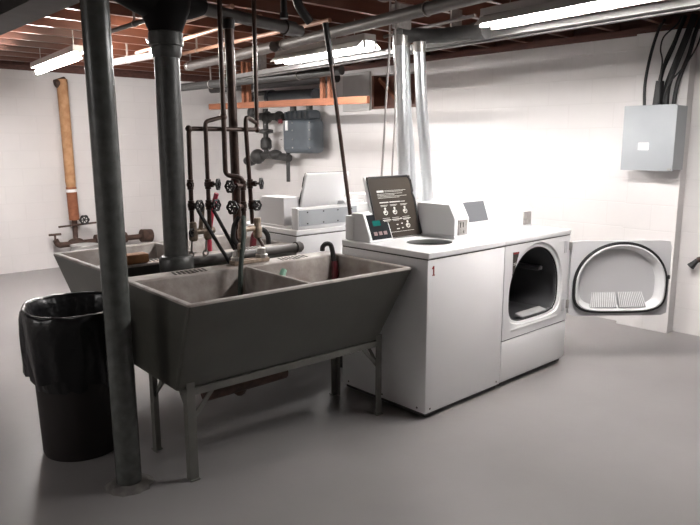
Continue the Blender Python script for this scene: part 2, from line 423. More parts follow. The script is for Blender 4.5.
# ------------------------------------------------------------------ supply pipes and valves
def handwheel(c, ax, r, name, parent):
    w_ = MB(); ax = V(ax).normalized(); c = V(c)
    ref = V((0, 0, 1)); u = ax.cross(ref).normalized(); w2 = u.cross(ax)
    pts = []
    for i in range(30):
        a = 2*PI*i/30; rr = r*(1+.10*math.cos(6*a)); pts.append(c+u*rr*math.cos(a)+w2*rr*math.sin(a))
    w_.tube(pts, r*.22, 7, closed=True)
    for k in range(3):
        a = k*PI/3; d = u*math.cos(a)+w2*math.sin(a); w_.cyl(c-d*r, c+d*r, r*.14, n=6)
    w_.cyl(c-ax*.006, c+ax*.008, r*.3, n=10)
    return w_.build(name, M['wheel'], parent)
def valve(p, d, parent, ln=.05, r=.028, wheel=True):
    p = V(p); d = V(d).normalized(); b = MB()
    b.lathe([(.010, -.028), (.017, -.026), (.017, -.012), (.020, -.010), (.020, .010), (.017, .012), (.017, .026), (.010, .028)], p, n=12)
    b.cyl(p, p+d*ln*.55, .014, n=10); b.cyl(p+d*ln*.5, p+d*ln, .0065, n=8)
    b.cyl(p+d*ln*.35, p+d*ln*.55, .018, n=6)
    v = b.build('valve', M['brownpipe'], parent)
    if wheel: handwheel(p+d*ln, d, r, 'handwheel', v)
    return v
YP = 3.2
# hot: comes down, runs left along a crossover and feeds two drops
hot = thing('supply_pipe', 'dark copper supply line with a long level crossover above the tubs', 'pipe', (2.22, YP, 1.0))
MB().pipe([(2.212, YP, 2.42), (2.212, YP, 1.575), (1.776, YP, 1.575), (1.772, YP, 1.03)], .0125).build('pipe_run', M['brownpipe'], hot)
MB().pipe([(2.205, YP, 1.615), (2.125, YP-.02, 1.645), (2.122, YP-.02, 1.60), (2.150, YP-.02, 1.04)], .0125, bend=.02).build('branch_pipe', M['brownpipe'], hot)
e = MB()
for p in ((2.212, YP, 1.575), (1.776, YP, 1.575)): e.sphere(p, .018)
e.build('elbow_fitting', M['brownpipe'], hot)
valve((1.772, YP, 1.28), (-1, -1.2, 0), hot, ln=.045, wheel=False)
valve((2.140, YP-.02, 1.27), (.6, -.8, .05), hot, ln=.068)
valve((1.772, YP, 1.168), (.3, -.95, 0), hot, ln=.06, r=.028)
valve((2.146, YP-.02, 1.15), (.1, -1, 0), hot, ln=.05, r=.027)
cold = thing('supply_pipe', 'dark copper supply line with a sloped branch and a low offset above the tubs', 'pipe', (1.97, YP, 1.0))
MB().pipe([(1.972, YP-.03, 2.42), (1.974, YP-.03, 1.325), (2.066, YP-.06, 1.31), (2.066, YP-.06, 1.03)], .0135, bend=.03).build('pipe_run', M['brownpipe'], cold)
MB().pipe([(1.972, YP-.03, 1.64), (1.860, YP-.03, 1.612), (1.862, YP-.03, 1.03)], .0115, bend=.02).build('branch_pipe', M['brownpipe'], cold)
e = MB(); e.sphere((1.972, YP-.03, 1.64), .021); e.build('tee_fitting', M['brownpipe'], cold)
valve((1.862, YP-.03, 1.28), (.6, -.8, 0), cold, ln=.058, r=.027)
valve((1.862, YP-.03, 1.168), (.3, -.95, 0), cold, ln=.055, r=.028)
valve((2.066, YP-.06, 1.265), (-1, -.25, 0), cold, ln=.105, r=.03)
valve((2.066, YP-.06, 1.15), (-1, -.35, 0), cold, ln=.10, r=.033)
main = thing('main_water_pipe', 'thickest brown vertical pipe of the cluster over the laundry tubs', 'pipe', (2.09, YP+.06, .8))
MB().cyl((2.086, YP+.065, 2.18), (2.112, YP+.075, .882), .026, n=18).build('pipe', M['brownpipe'], main)
MB().cyl((2.086, YP+.065, 2.12), (2.086, YP+.065, 2.168), .034, n=18).build('top_fitting', M['blackiron'], main)

# faucets
fa = thing('laundry_faucet', 'weathered brass mixing faucet serving the far laundry tub', 'faucet', (1.82, 3.24, .9))
b = MB(); b.cyl((1.757, 3.19, 1.025), (1.90, 3.19, 1.025), .017)
for x in (1.772, 1.862): b.lathe([(.017, .975), (.025, .985), (.025, 1.03), (.020, 1.035), (.020, 1.075), (.013, 1.08)], (x, 3.19, 0), n=12)
b.cyl((1.817, 3.19, 1.03), (1.817, 3.16, 1.16), .013)
b.build('mixing_body', M['brass'], fa)
for x in (1.772, 1.862):
    MB().cyl((x, 3.2, 1.03), (x, 3.22, .905), .0055).torus((x, 3.225, .895), (0, 1, 0), .016, .005, 14, 6).build('support_rod', M['galv'], fa)
handwheel((1.752, 3.168, 1.025), (.4, -1, 0), .02, 'handle', fa)
fb = thing('laundry_faucet', 'galvanised faucet standing on the near laundry tub ledge', 'faucet', (1.94, 3.0, .851))
b = MB(); b.cyl((2.03, 3.12, 1.02), (2.17, 3.14, 1.02), .016)
for x in (2.045, 2.15): b.lathe([(.016, .960), (.026, .97), (.026, 1.02), (.020, 1.03), (.020, 1.075), (.014, 1.08)], (x, 3.13, 0), n=14)
b.build('mixing_body', M['brass'], fb)
MB().pipe([(2.15, 3.13, .965), (2.14, 3.07, .93), (2.11, 3.01, .868)], .010).build('riser', M['brownpipe'], fb)
MB().pipe([(2.045, 3.13, .965), (2.0, 3.05, .93), (1.95, 3.0, .868)], .010).build('riser', M['brownpipe'], fb)
MB().box(1.89, 2.12, 2.975, 3.03, .851, .874, .004).build('deck_plate', M['brass'], fb)
for x in (1.925, 2.085): MB().lathe([(.034, .874), (.036, .89), (.026, .895), (.024, .925), (.014, .93)], (x, 3.003, 0), n=8).build('base_nut', M['galv'], fb)
b = MB(); b.pipe([(1.93, 2.99, .875), (1.93, 2.98, .95), (1.905, 2.94, .97), (1.885, 2.90, .945)], .014)
b.build('spout', M['brass'], fb)

# hoses
tag(MB().tube([(1.768, 3.125, 1.150), (1.81, 3.115, 1.07), (1.885, 3.11, .94), (1.945, 3.115, .845), (2.02, 3.14, .70)], .0098, 10, 5).build('washer_hose', M['rubber']),
    'left of two black rubber hoses sloping down behind the near laundry tub', 'hose')
tag(MB().tube([(1.850, 3.105, 1.145), (1.89, 3.10, 1.07), (1.955, 3.10, .95), (2.0, 3.105, .865), (2.08, 3.13, .70)], .0098, 10, 5).build('washer_hose', M['rubber']),
    'right of two black rubber hoses sloping down behind the near laundry tub', 'hose')
tag(MB().tube([(1.985, 3.07, 1.10), (1.955, 3.07, 1.05), (1.955, 3.08, .98), (2.0, 3.09, .93)], .014, 10, 5).build('black_loop_hose', M['rubber']),
    'short curved black hose dropping from the low valve beside the thick brown pipe', 'hose')
tag(MB().tube([(1.931, 3.20, 1.225), (1.925, 3.22, 1.17), (1.908, 3.23, 1.08), (1.898, 3.24, .98), (1.898, 3.24, .90)], [.013]*21, 10, 5).build('red_hose', M['redhose']),
    'bright red hose hanging straight down from the upper valve', 'hose')
tag(MB().tube([(2.0, 3.045, 1.10), (1.93, 2.94, 1.02), (1.878, 2.885, .92), (1.85, 2.86, .82), (1.83, 2.84, .62), (1.83, 2.80, .485)], .0125, 10, 5).build('tub_hose', M['darkgreen']),
    'dark green hose hanging from the faucet into the left basin of the near tub', 'hose')
tag(MB().tube([(1.985, 2.62, .495), (1.975, 2.64, .60), (1.975, 2.66, .74), (1.985, 2.68, .822), (2.005, 2.69, .855)], .0165, 10, 5).build('green_hose', M['green']),
    'pale green hose end sticking up in the near tub beside the divider', 'hose')
h = thing('drain_hose', 'black hose with red end hooked over the near tub corner beside the washer', 'hose', (2.51, 2.93, .85))
MB().tube([(2.505, 2.975, .866), (2.505, 2.972, .89), (2.512, 2.95, .91), (2.522, 2.915, .90), (2.528, 2.895, .80)], .0145, 10, 5).build('hook', M['rubber'], h)
MB().tube([(2.528, 2.893, .81), (2.518, 2.875, .74), (2.50, 2.86, .65)], [.018, .021, .019], 12).build('red_end', M['darkred'], h).__setitem__('label', 'dark red hose end')
h = thing('drain_hose', 'maroon and black hose arched inside the far laundry tub end', 'hose', (2.5, 3.56, .49))
MB().tube([(2.525, 3.56, .50), (2.53, 3.56, .84), (2.515, 3.56, .915), (2.47, 3.56, .945), (2.43, 3.56, .925)], .017, 12, 5).build('hook', M['rubber'], h)
MB().tube([(2.44, 3.56, .935), (2.415, 3.56, .90), (2.405, 3.56, .84), (2.40, 3.56, .75)], .022, 12, 5).build('red_end', M['darkred'], h).__setitem__('label', 'maroon hose end')

# ------------------------------------------------------------------ trash can
t = thing('trash_can', 'black trash can with a black liner bag behind the round post', 'trash can', (1.12, 3.18, 0))
BX, BY = 1.108, 3.198
MB().lathe([(.178, 0), (.184, .02), (.203, .68), (.213, .69), (.213, .72), (.204, .72), (.198, .68), (.176, .03), (.01, .025)], (BX, BY, 0), n=48).build('bin_body', M['bin'], t)
b = MB(); N = 72; rings = []
prof = [(.03, .40, .02), (.12, .42, .03), (.17, .52, .025), (.190, .65, .012), (.198, .70, .008), (.207, .735, .006), (.216, .745, .005), (.226, .735, .006),
        (.229, .70, .010), (.228, .63, .014), (.225, .55, .018), (.220, .47, .022), (.216, .42, .022)]
for k, (r, z, a) in enumerate(prof):
    rg = []
    for i in range(N):
        th = 2*PI*i/N; q = V((math.cos(th)*3.2, math.sin(th)*3.2, z*2.0))
        d = noise.noise(q)*a + abs(noise.noise(q*2.6+V((5, 1, 2))))*a*1.1*(1 if k > 5 else -1)
        hem = 0.05*noise.noise(V((math.cos(th)*1.6, math.sin(th)*1.6, 9))) if k >= 10 else 0
        if k == len(prof)-1: hem *= 1.5; hem += .03*noise.noise(V((math.cos(th)*7, math.sin(th)*7, 2)))
        zz = z+hem+(.014*noise.noise(V((math.cos(th)*2.5, math.sin(th)*2.5, 4))) if 4 <= k <= 7 else 0)
        rr = r+d
        fr = max(0, math.cos(th-4.1)); rr += .022*fr*fr*(1 if k > 3 else 0); zz -= .022*fr*(1 if 3 < k < 10 else 0)
        if math.cos(th) > .3 and k > 5: rr = min(rr, .226)
        rg.append(b.bm.verts.new((BX+rr*math.cos(th), BY+rr*math.sin(th), zz)))
    rings.append(rg)
for p, q in zip(rings, rings[1:]): b.bridge(p, q)
b._f(rings[0])
lb = b.build('liner_bag', M['bag'], t, angle=180)
b = MB(); rings = []
for k, z in enumerate([.47, .43, .38, .35]):
    rings.append([b.bm.verts.new((BX+(.203-(.47-z)*.09+.006+ .012*abs(noise.noise(V((i*.5, z*20, 1))))*(1 if k < 3 else 0))*math.cos(PI*1.02+i*.055), BY+(.203-(.47-z)*.09+.006+.012*abs(noise.noise(V((i*.5, z*20, 1))))*(1 if k < 3 else 0))*math.sin(PI*1.02+i*.055), z+.02*noise.noise(V((i*.3, k, 7))))) for i in range(26)])
for p, q in zip(rings, rings[1:]):
    for i in range(25): b._f([p[i], p[i+1], q[i+1], q[i]])
b.build('liner_tail', M['bag'], t, angle=180)

# ------------------------------------------------------------------ top-load washer (local: front at y=0, facing -y)
def ellipse_hole_plate(mb, x0, x1, y0, y1, z0, z1, cx, cy, rx, ry, n=40):
    """flat plate with an elliptical hole, hole wall included"""
    bm = mb.bm
    def edge(th):
        dx, dy = math.cos(th), math.sin(th); ts = []
        if dx > 1e-6: ts.append((x1-cx)/dx)
        if dx < -1e-6: ts.append((x0-cx)/dx)
        if dy > 1e-6: ts.append((y1-cy)/dy)
        if dy < -1e-6: ts.append((y0-cy)/dy)
        t_ = min(ts); return cx+dx*t_, cy+dy*t_
    ang = sorted(set([2*PI*i/n for i in range(n)]+[math.atan2(y-cy, x-cx) % (2*PI) for x in (x0, x1) for y in (y0, y1)]))
    it, ib, ot, ob = [], [], [], []
    for a in ang:
        e_ = edge(a); it.append(bm.verts.new((cx+rx*math.cos(a), cy+ry*math.sin(a), z1))); ib.append(bm.verts.new((cx+rx*1.2*math.cos(a), cy+ry*1.2*math.sin(a), z0)))
        ot.append(bm.verts.new((*e_, z1))); ob.append(bm.verts.new((*e_, z0)))
    mb.bridge(it, ot); mb.bridge(ot, ob); mb.bridge(ob, ib); mb.bridge(ib, it)

def digit_one(mb, x, y, z, h):
    w_ = h*.16
    mb.box(x-w_/2, x+w_/2, y-.0015, y, z, z+h); mb.obox((x, y-.0008, z+h*.96), (x-h*.24, y-.0008, z+h*.72), .0015, w_*.9)
    mb.box(x-w_*1.2, x+w_*1.2, y-.0015, y, z, z+h*.1)

def make_washer():
    root = thing('top_load_washer', 'x', 'washing machine', (0, 0, 0))
    W, D = .70, .68
    c = MB(); c.box(0, W, 0, D, .03, .890, .008)
    c.build('cabinet', M['white'], root)
    b = MB(); b.box(.02, W-.02, .02, D-.02, .008, .035)
    for x in (.05, W-.05):
        for y in (.05, D-.05): b.cyl((x, y, 0), (x, y, .02), .018, n=10)
    b.build('base', M['seam'], root)
    MB().box(.004, W-.004, .004, D-.004, .888, .8955).build('top_gap', M['seam'], root, smooth=False)
    tp = MB(); ellipse_hole_plate(tp, 0, W, -.004, D, .8945, .93, .315, .262, .135, .125)
    tp.build('top_panel', M['white'], root, bevel=.006)
    tb = MB(); tb.lathe([(.175, .893), (.20, .885), (.20, .55), (.05, .53), (.05, .78), (.01, .80)], (.315, .262, 0), n=36)
    tb.build('wash_tub', M['rubber'], root)
    # front panel seam and kick screws
    s = MB()
    for x in (.04, W-.04): s.cyl((x, -.001, .055), (x, .002, .055), .006, n=8)
    for y in (.06, .33, .62): s.cyl((-.001, y, .055), (.002, y, .055), .006, n=8); s.cyl((W+.001, y, .055), (W-.002, y, .055), .006, n=8)
    s.build('screws', M['seam'], root)
    d = MB(); digit_one(d, .047, -.0005, .803, .052); d.build('number', M['red'], root, smooth=False)['label'] = 'dark red figure 1'
    # console back and control pod
    MB().box(.02, W-.02, .60, .672, .93, 1.075, .008).build('console', M['offwhite'], root)
    pod = MB(); pod.prism([(.455, .93), (.62, .93), (.62, 1.095), (.525, 1.095)], 'x', .025, .215)
    p = pod.build('control_pod', M['offwhite'], root, bevel=.005)
    # sloped face frame: from (y .455,z .93) to (.525,1.095)
    def onface(x, s_, off=0.0):
        y = .455+(.525-.455)*s_; z = .93+(1.095-.93)*s_; nrm = V((0, -.165, .07)).normalized()
        return V((x, y, z))+nrm*off
    def facequad(mb, x0, x1, s0, s1, off=.002):
        a = [onface(x0, s0, off), onface(x1, s0, off), onface(x1, s1, off), onface(x0, s1, off)]
        A = [mb.bm.verts.new(v) for v in a]; B = [mb.bm.verts.new(v-V((0, -.165, .07)).normalized()*(off+.004)) for v in a]
        mb._f(A); mb.bridge(A, B)
    q = MB(); facequad(q, .045, .205, .08, .93); dp = q.build('control_panel', M['glass'], p, smooth=False)
    q = MB(); facequad(q, .080, .142, .54, .72, .004); q.build('display_screen', M['teal'], p, smooth=False)['label'] = 'lit teal display'
    q = MB()
    for k in range(3): facequad(q, .068+k*.040, .095+k*.040, .22, .34, .004)
    q.build('push_buttons', M['pinkbtn'], p, smooth=False)
    # coin mechanism
    cm = MB(); cm.prism([(.215, .945), (.52, .945), (.52, 1.137), (.265, 1.137), (.215, 1.05)], 'x', .49, .625)
    cmo = cm.build('coin_box', M['offwhite'], root, bevel=.005)
    MB().box(.485, .63, .21, .60, .93, .948).build('coin_box_base', M['offwhite'], cmo, bevel=.003)
    q = MB(); q.box(.515, .60, .208, .217, .955, 1.045); q.cyl((.57, .20, .975), (.57, .216, .975), .012, n=12)
    q.build('coin_slide', M['galv'], cmo, smooth=False)
    q = MB(); q.box(.53, .534, .205, .2095, 1.0, 1.03); q.box(.556, .560, .205, .2095, 1.0, 1.03)
    q.build('coin_slots', M['seam'], cmo, smooth=False)
    # rear service plate with screws
    q = MB(); q.box(.15, W-.03, D-.012, D-.004, .955, 1.06); q.build('service_plate', M['box'], root, smooth=False)
    q = MB()
    for x in (.2, .33, .46, .6):
        for z in (.97, 1.045): q.cyl((x, D-.006, z), (x, D-.001, z), .005, n=8)
    q.build('service_screws', M['seam'], root)
    # lid: own pivot at hinge, closed = along -y; opened back
    lw, ll = .395, .385
    lid = bpy.data.objects.new('lid', None); 
    L = MB(); L.box(-lw/2, lw/2, 0, .022, 0, ll, .012, 3)
    lid = L.build('lid', M['white'], root)
    q = MB(); x0, x1 = -lw/2+.014, lw/2-.006
    q.box(x0, x1, -.006, .002, .004, ll-.004, .003)
    q.build('inner_panel', M['decal'], lid)
    q = MB()  # black gasket round the inner face
    q.tube([(x0, -.004, .03), (x0, -.004, ll-.035), (x0+.02, -.004, ll-.008), (x1-.025, -.004, ll-.008), (x1-.006, -.004, ll-.035), (x1-.006, -.004, ll-.10), (x1-.013, -.004, ll-.12), (x1-.005, -.004, ll-.15), (x1-.005, -.004, .01)],
           [.004, .004, .006, .008, .010, .010, .009, .010, .010], 8)
    q.build('lid_gasket', M['rubber'], lid)
    q = MB(); yv = -.0068
    def bar(xa, xb, z, h): q.box(xa, xb, yv-.0008, yv+.001, z, z+h)
    bar(-.125, -.068, .283, .012)
    for z, xe in ((.291, .125), (.284, .10), (.272, .09), (.264, .02), (.256, .125), (.248, .06)): bar(-.06 if z > .28 else -.125, xe, z, .0018)
    bar(-.12, -.045, .218, .006); bar(-.035, .055, .218, .006); bar(.06, .10, .219, .003)
    for (cx, cz) in ((-.085, .165), (-.005, .165), (.085, .165), (.085, .075)):
        q.tube([(cx+.016*math.cos(a*PI/4), yv, cz-.006+.013*math.sin(a*PI/4)) for a in range(8)], .0028, 6, closed=True)
        q.sphere((cx+.002, yv+.003, cz+.018), .011, (1, .4, .8), 10); q.sphere((cx-.012, yv+.003, cz-.004), .009, (1, .4, 1.2), 10)
        bar(cx-.012, cx+.004, cz-.008, .010)
        bar(cx-.032, cx+.03, cz+.038, .0022); bar(cx-.03, cx+.02, cz+.032, .0018)
    for cx in (-.085, -.005, .085):
        bar(cx-.036, cx+.034, .112, .0045); bar(cx-.034, cx+.026, .124, .002); bar(cx-.03, cx+.022, .106, .002)
        bar(cx-.008, cx+.006, .078, .006) if cx < .05 else None
        bar(cx-.012, cx+.012, .052, .006) if cx < .05 else None
    bar(.03, .042, .112, .008); bar(.03, .04, .082, .007); bar(.028, .042, .055, .006)
    bar(-.13, .13, .037, .0018)
    q.build('printed_instructions', M['print'], lid, smooth=False)
    lid.location = (.292, .475, .935); lid.rotation_euler = (math.radians(-17), 0, 0)
    return root
washer = make_washer()
washer['label'] = 'white top-load washer marked 1 with its brown-lined lid standing open'

# ------------------------------------------------------------------ front-load dryer
def loaf(a, b_up, b_dn, n=48):   # arched top, flatter bottom, centre at 0
    pts = []
    for i in range(n):
        th = 2*PI*i/n; c_, s_ = math.cos(th), math.sin(th)
        e_ = 2.05 if s_ >= 0 else 4.2
        rr = (abs(c_)**e_+abs(s_)**e_)**(-1/e_)
        pts.append((a*rr*c_, (b_up if s_ >= 0 else b_dn)*rr*s_))
    return pts
def make_dryer():
    root = thing('front_load_dryer', 'x', 'dryer', (0, 0, 0))
    W, D = .76, .68
    OC = (.366, .560)                                    # opening centre (x, z)
    c = MB(); bm = c.bm
    # sides, back, top of the cabinet
    c.box(0, .012, .01, D, .03, .89); c.box(W-.012, W, .01, D, .03, .89); c.box(.012, W-.012, D-.012, D, .03, .89); c.box(.012, W-.012, .01, D-.012, .03, .042)
    c.build('cabinet', M['white'], root, smooth=False, bevel=.003)
    # front panel with the loaf-shaped opening
    f = MB(); bm = f.bm; hole = loaf(.288, .290, .172, 64)
    x0, x1, z0, z1 = .002, W-.002, .303, .889; cx, cz = OC
    def edge(dx, dz):
        ts = []
        if dx > 1e-6: ts.append((x1-cx)/dx)
        if dx < -1e-6: ts.append((x0-cx)/dx)
        if dz > 1e-6: ts.append((z1-cz)/dz)
        if dz < -1e-6: ts.append((z0-cz)/dz)
        t_ = min(ts); return cx+dx*t_, cz+dz*t_
    pts = [(math.atan2(h[1], h[0]) % (2*PI), h) for h in hole]
    for x in (x0, x1):
        for z in (z0, z1):
            a = math.atan2(z-cz, x-cx) % (2*PI); th = min(pts, key=lambda p: abs(p[0]-a)); pts[pts.index(th)] = (a, (math.cos(a)*math.hypot(*th[1]), math.sin(a)*math.hypot(*th[1])))
    pts.sort(); I, I2, O, O2 = [], [], [], []
    for a, (hx, hz) in pts:
        ex, ez = edge(math.cos(a), math.sin(a))
        I.append(bm.verts.new((cx+hx, .014, cz+hz))); I2.append(bm.verts.new((cx+hx*.985, .03, cz+hz*.985)))
        O.append(bm.verts.new((ex, 0, ez))); O2.append(bm.verts.new((ex, .03, ez)))
    mid = [bm.verts.new((cx+hx*1.07, .012, cz+hz*1.07)) for a, (hx, hz) in pts]
    mid2 = [bm.verts.new((cx+hx*1.10 if abs(cx+hx*1.10-cx) < .36 else cx+hx*1.10, .000, cz+hz*1.10)) for a, (hx, hz) in pts]
    f.bridge(I2, I); f.bridge(I, mid); f.bridge(mid, mid2); f.bridge(mid2, O); f.bridge(O, O2)
    f.build('front_panel', M['white'], root, angle=40)
    # drum
    d = MB(); prev = None
    for k, (s_, y) in enumerate(((.985, .028), (.985, .05), (1.06, .06), (1.08, .60), (.3, .62))):
        rg = [d.bm.verts.new((cx+hx*s_, y, cz+hz*s_)) for a, (hx, hz) in pts]
        if prev: d.bridge(prev, rg)
        prev = rg
    d._f(prev); 
    dr = d.build('drum', M['drum'], root)
    for a in (.5, 2.5, 4.3):
        MB().obox((cx+.27*math.cos(a), .12, cz+.22*math.sin(a)), (cx+.27*math.cos(a), .58, cz+.22*math.sin(a)), .05, .03, bev=.008).build('baffle', M['drum'], dr)
    q = MB(); q.tube([(cx+hx*.99, .022, cz+hz*.99) for a, (hx, hz) in pts], .005, 8, closed=True); q.build('opening_seal', M['rubber'], root)
    q = MB(); q.prism([(.032, cz-.166), (.09, cz-.166), (.09, cz-.140), (.032, cz-.154)], 'x', cx-.10, cx+.19); q.build('lint_filter', M['lint'], root, smooth=False, bevel=.006)
    # lower panel, top, gaps
    MB().box(.002, W-.002, .0, .02, .04, .296, .006).build('lower_panel', M['white'], root)
    MB().box(.006, W-.006, .006, .02, .29, .308).build('panel_gap', M['seam'], root, smooth=False)
    MB().box(.004, W-.004, .004, D-.004, .887, .8955).build('top_gap', M['seam'], root, smooth=False)
    MB().box(0, W, -.004, D, .8945, .93, .007).build('top_panel', M['white'], root)
    b = MB(); b.box(.02, W-.02, .025, D-.02, .008, .04)
    for x in (.05, W-.05):
        for y in (.05, D-.05): b.cyl((x, y, 0), (x, y, .02), .018, n=10)
    b.build('base', M['seam'], root)
    # ledge highlight bar under the opening
    q = MB(); q.box(cx-.27, cx+.27, -.004, .01, .345, .362, .005); q.build('sill_ledge', M['white'], root)
    # warning label
    q = MB(); q.prism([(.085, .845), (.152, .842), (.135, .80), (.11, .735), (.088, .70)], 'y', -.001, .002)
    wl = q.build('warning_label', M['slot'], root, smooth=False); wl['label'] = 'dark warning label'
    q = MB(); q.box(.088, .146, -.002, 0, .832, .843); q.build('label_stripe', M['red'], wl, smooth=False)
    q = MB()
    for z in (.765, .775): q.box(.092, .12, -.002, 0, z, z+.003)
    q.build('label_print', M['print'], wl, smooth=False)
    # hinges and strike
    for z in (.815, .415):
        MB().box(W-.075, W-.045, -.004, .006, z-.04, z+.04).build('hinge_plate', M['doorgrey'], root, smooth=False)
        MB().cyl((W-.008, -.008, z-.028), (W-.008, -.008, z+.028), .011, n=12).build('hinge', M['galv'], root)
    # console: back rail, control pod with grey panel, coin box
    MB().box(.02, W-.02, .60, .672, .93, 1.06, .008).build('console', M['offwhite'], root)
    pod = MB(); pod.prism([(.43, .93), (.62, .93), (.62, 1.115), (.485, 1.115), (.43, .965)], 'x', .135, .435)
    p = pod.build('control_pod', M['offwhite'], root, bevel=.005)
    q = MB(); n_ = V((0, -.15, .055)).normalized()
    def P(x, s_, off): return V((x, .43+.055*s_, .965+.15*s_))+n_*off
    A = [q.bm.verts.new(P(x, s_, .003)) for x, s_ in ((.15, .10), (.425, .10), (.425, .96), (.15, .96))]
    B = [q.bm.verts.new(P(x, s_, -.004)) for x, s_ in ((.15, .10), (.425, .10), (.425, .96), (.15, .96))]
    q._f(A); q.bridge(A, B); q.build('control_panel', M['greyglass'], p, smooth=False)
    cm = MB(); cm.prism([(.24, .945), (.54, .945), (.54, 1.12), (.30, 1.12), (.24, 1.05)], 'x', .53, .655)
    cmo = cm.build('coin_box', M['offwhite'], root, bevel=.005)
    MB().box(.525, .66, .235, .60, .93, .947).build('coin_box_base', M['offwhite'], cmo, bevel=.003)
    MB().box(.55, .635, .232, .242, .955, 1.04).build('coin_slide', M['galv'], cmo, smooth=False)
    # door: pivot at the right hinge; local panel runs to -x when closed, inner face towards +y
    dw, z0, z1 = .69, .328, .848
    dm = MB(); bm = dm.bm; ccx, ccz = -.345, .548; shape = loaf(.318, .285, .188, 64)
    rect = []
    hx0, hx1, hz0, hz1 = -dw, 0.0, z0, z1; cr = .03
    def redge(a):
        dx, dz = math.cos(a), math.sin(a); ts = []
        if dx > 1e-6: ts.append((hx1-ccx)/dx)
        if dx < -1e-6: ts.append((hx0-ccx)/dx)
        if dz > 1e-6: ts.append((hz1-ccz)/dz)
        if dz < -1e-6: ts.append((hz0-ccz)/dz)
        t_ = min(ts); x, z = ccx+dx*t_, ccz+dz*t_
        # round the corners
        kx = min(max(x, hx0+cr), hx1-cr); kz = min(max(z, hz0+cr), hz1-cr)
        v = V((x-kx, z-kz))
        if abs(v.x) > 1e-6 and abs(v.y) > 1e-6: v = v.normalized()*cr
        return kx+v.x, kz+v.y
    angs = [math.atan2(s_[1], s_[0]) for s_ in shape]
    yf, yb = 0.0, -.035                                   # inner face y, outer face y
    R_ = [redge(a) for a in angs]
    Of = [bm.verts.new((x, yf, z)) for x, z in R_]; Ob = [bm.verts.new((x, yb, z)) for x, z in R_]
    lipA = [bm.verts.new((ccx+x, yf, ccz+z)) for x, z in shape]
    dm.bridge(Of, lipA); dm.bridge(Of, Ob); dm._f(Ob)
    door = dm.build('door', M['doorgrey'], root, smooth=True, angle=40)
    q = MB(); prev = None
    for s_, y in ((1.0, .0), (.985, .022), (.945, .026), (.92, .010), (.86, -.03), (.70, -.055), (.4, -.060), (.05, -.062)):
        dz = 0 if s_ > .9 else (1-s_)*.02
        rg = [q.bm.verts.new((ccx+x*s_, y, ccz+z*s_+dz)) for x, z in shape]
        if prev: q.bridge(prev, rg)
        prev = rg
    q._f(prev)
    q.build('door_bowl', M['white'], door, angle=50)
    q = MB(); prev = None
    for s_, y in ((.99, -.034), (.92, -.07), (.6, -.075), (.05, -.076)):
        rg = [q.bm.verts.new((ccx+x*s_, y, ccz+z*s_)) for x, z in shape]
        if prev: q.bridge(prev, rg)
        prev = rg
    q._f(prev); q.build('door_skin', M['white'], door, angle=50)
    q = MB(); q.tube([(ccx+x*1.0, .014, ccz+z*1.0) for x, z in shape], .0115, 8, closed=True); q.build('door_gasket', M['rubber'], door)
    q = MB()
    za, zb_, ya, yb_ = ccz-.160, ccz-.045, .006, -.044
    for xa, xb in ((-.185, -.008), (.008, .185)):
        vs = [q.bm.verts.new(p_) for p_ in ((ccx+xa*1.06, ya, za), (ccx+xb*1.06, ya, za), (ccx+xb*.93, yb_, zb_), (ccx+xa*.93, yb_, zb_))]
        vd = [q.bm.verts.new(v.co+V((0, -.012, -.012))) for v in vs]; q._f(vs); q.bridge(vs, vd)
    q.build('lint_screen', M['lint'], door, smooth=False)
    q = MB()
    for k in range(29):
        x = -.182+k*.013
        if abs(x) < .006: continue
        q.obox((ccx+x*1.06, ya+.002, za+.004), (ccx+x*.93, yb_+.002, zb_-.003), .004, .004)
    q.build('screen_ribs', M['white'], door, smooth=False)
    MB().box(-dw+.004, -dw+.012, -.004, .018, .585, .61).build('door_strike', M['seam'], door, smooth=False)
    door.location = (W, -.012, 0)
    return root
dryer = make_dryer()
dryer['label'] = 'white dryer with its front door swung wide open beside the washer'
rear_w = copy_tree(washer); rear_w['label'] = 'white washer turned with its back toward the tubs, behind the near washer'
rear_d = copy_tree(dryer); rear_d['label'] = 'white dryer in the back row, its top just showing behind the near machines'
washer.location = (2.605, 2.235, 0); dryer.location = (3.305, 2.235, 0)
for o in kids(dryer):
    if o.name.startswith('door'): o.rotation_euler = (0, 0, math.radians(140))
rear_w.location = (2.655+.70, 3.42+.68, 0); rear_w.rotation_euler = (0, 0, PI)
rear_d.location = (3.365+.76, 3.42+.68, 0); rear_d.rotation_euler = (0, 0, PI)
for o in (washer, rear_w): o['group'] = 'top-load washers back to back'
for o in (dryer, rear_d): o['group'] = 'dryers back to back'
for o in kids(rear_w):
    if o.name.startswith('coin_box'): o.location.x += .055
    if o.name.startswith('lid'): o.location.x += .06
    elif o.name.startswith('number'): bpy.data.objects.remove(o)

# ------------------------------------------------------------------ vent ducts
def duct(name, label, pts, r):
    t_ = thing(name, label, 'duct', pts[-1], 'foil dryer ducts')
    MB().tube(pts, r, 24, 6).build('duct', M['foil'], t_)
    for k, z in enumerate((1.78, 1.30)):
        for a, b_ in zip(pts, pts[1:]):
            if (a[2]-z)*(b_[2]-z) <= 0 and abs(a[2]-b_[2]) > .01:
                s_ = (a[2]-z)/(a[2]-b_[2]); p_ = V(a).lerp(V(b_), s_); d_ = (V(b_)-V(a)).normalized()
                MB().cyl(p_-d_*.012, p_+d_*.012, r*1.03, n=24).build('seam_band', M['foil'], t_); break
    p_ = V(pts[0]); MB().cyl(p_-V((0, 0, .03)), p_+V((0, 0, .035)), r*1.09, n=24).build('top_collar', M['galv'], t_)
    return t_
duct('vent_duct', 'leftmost shiny foil dryer duct rising behind the open washer lid', [(3.312, 3.12, 2.16), (3.335, 3.12, 1.75), (3.372, 3.12, 1.15), (3.38, 3.12, .15)], .044)
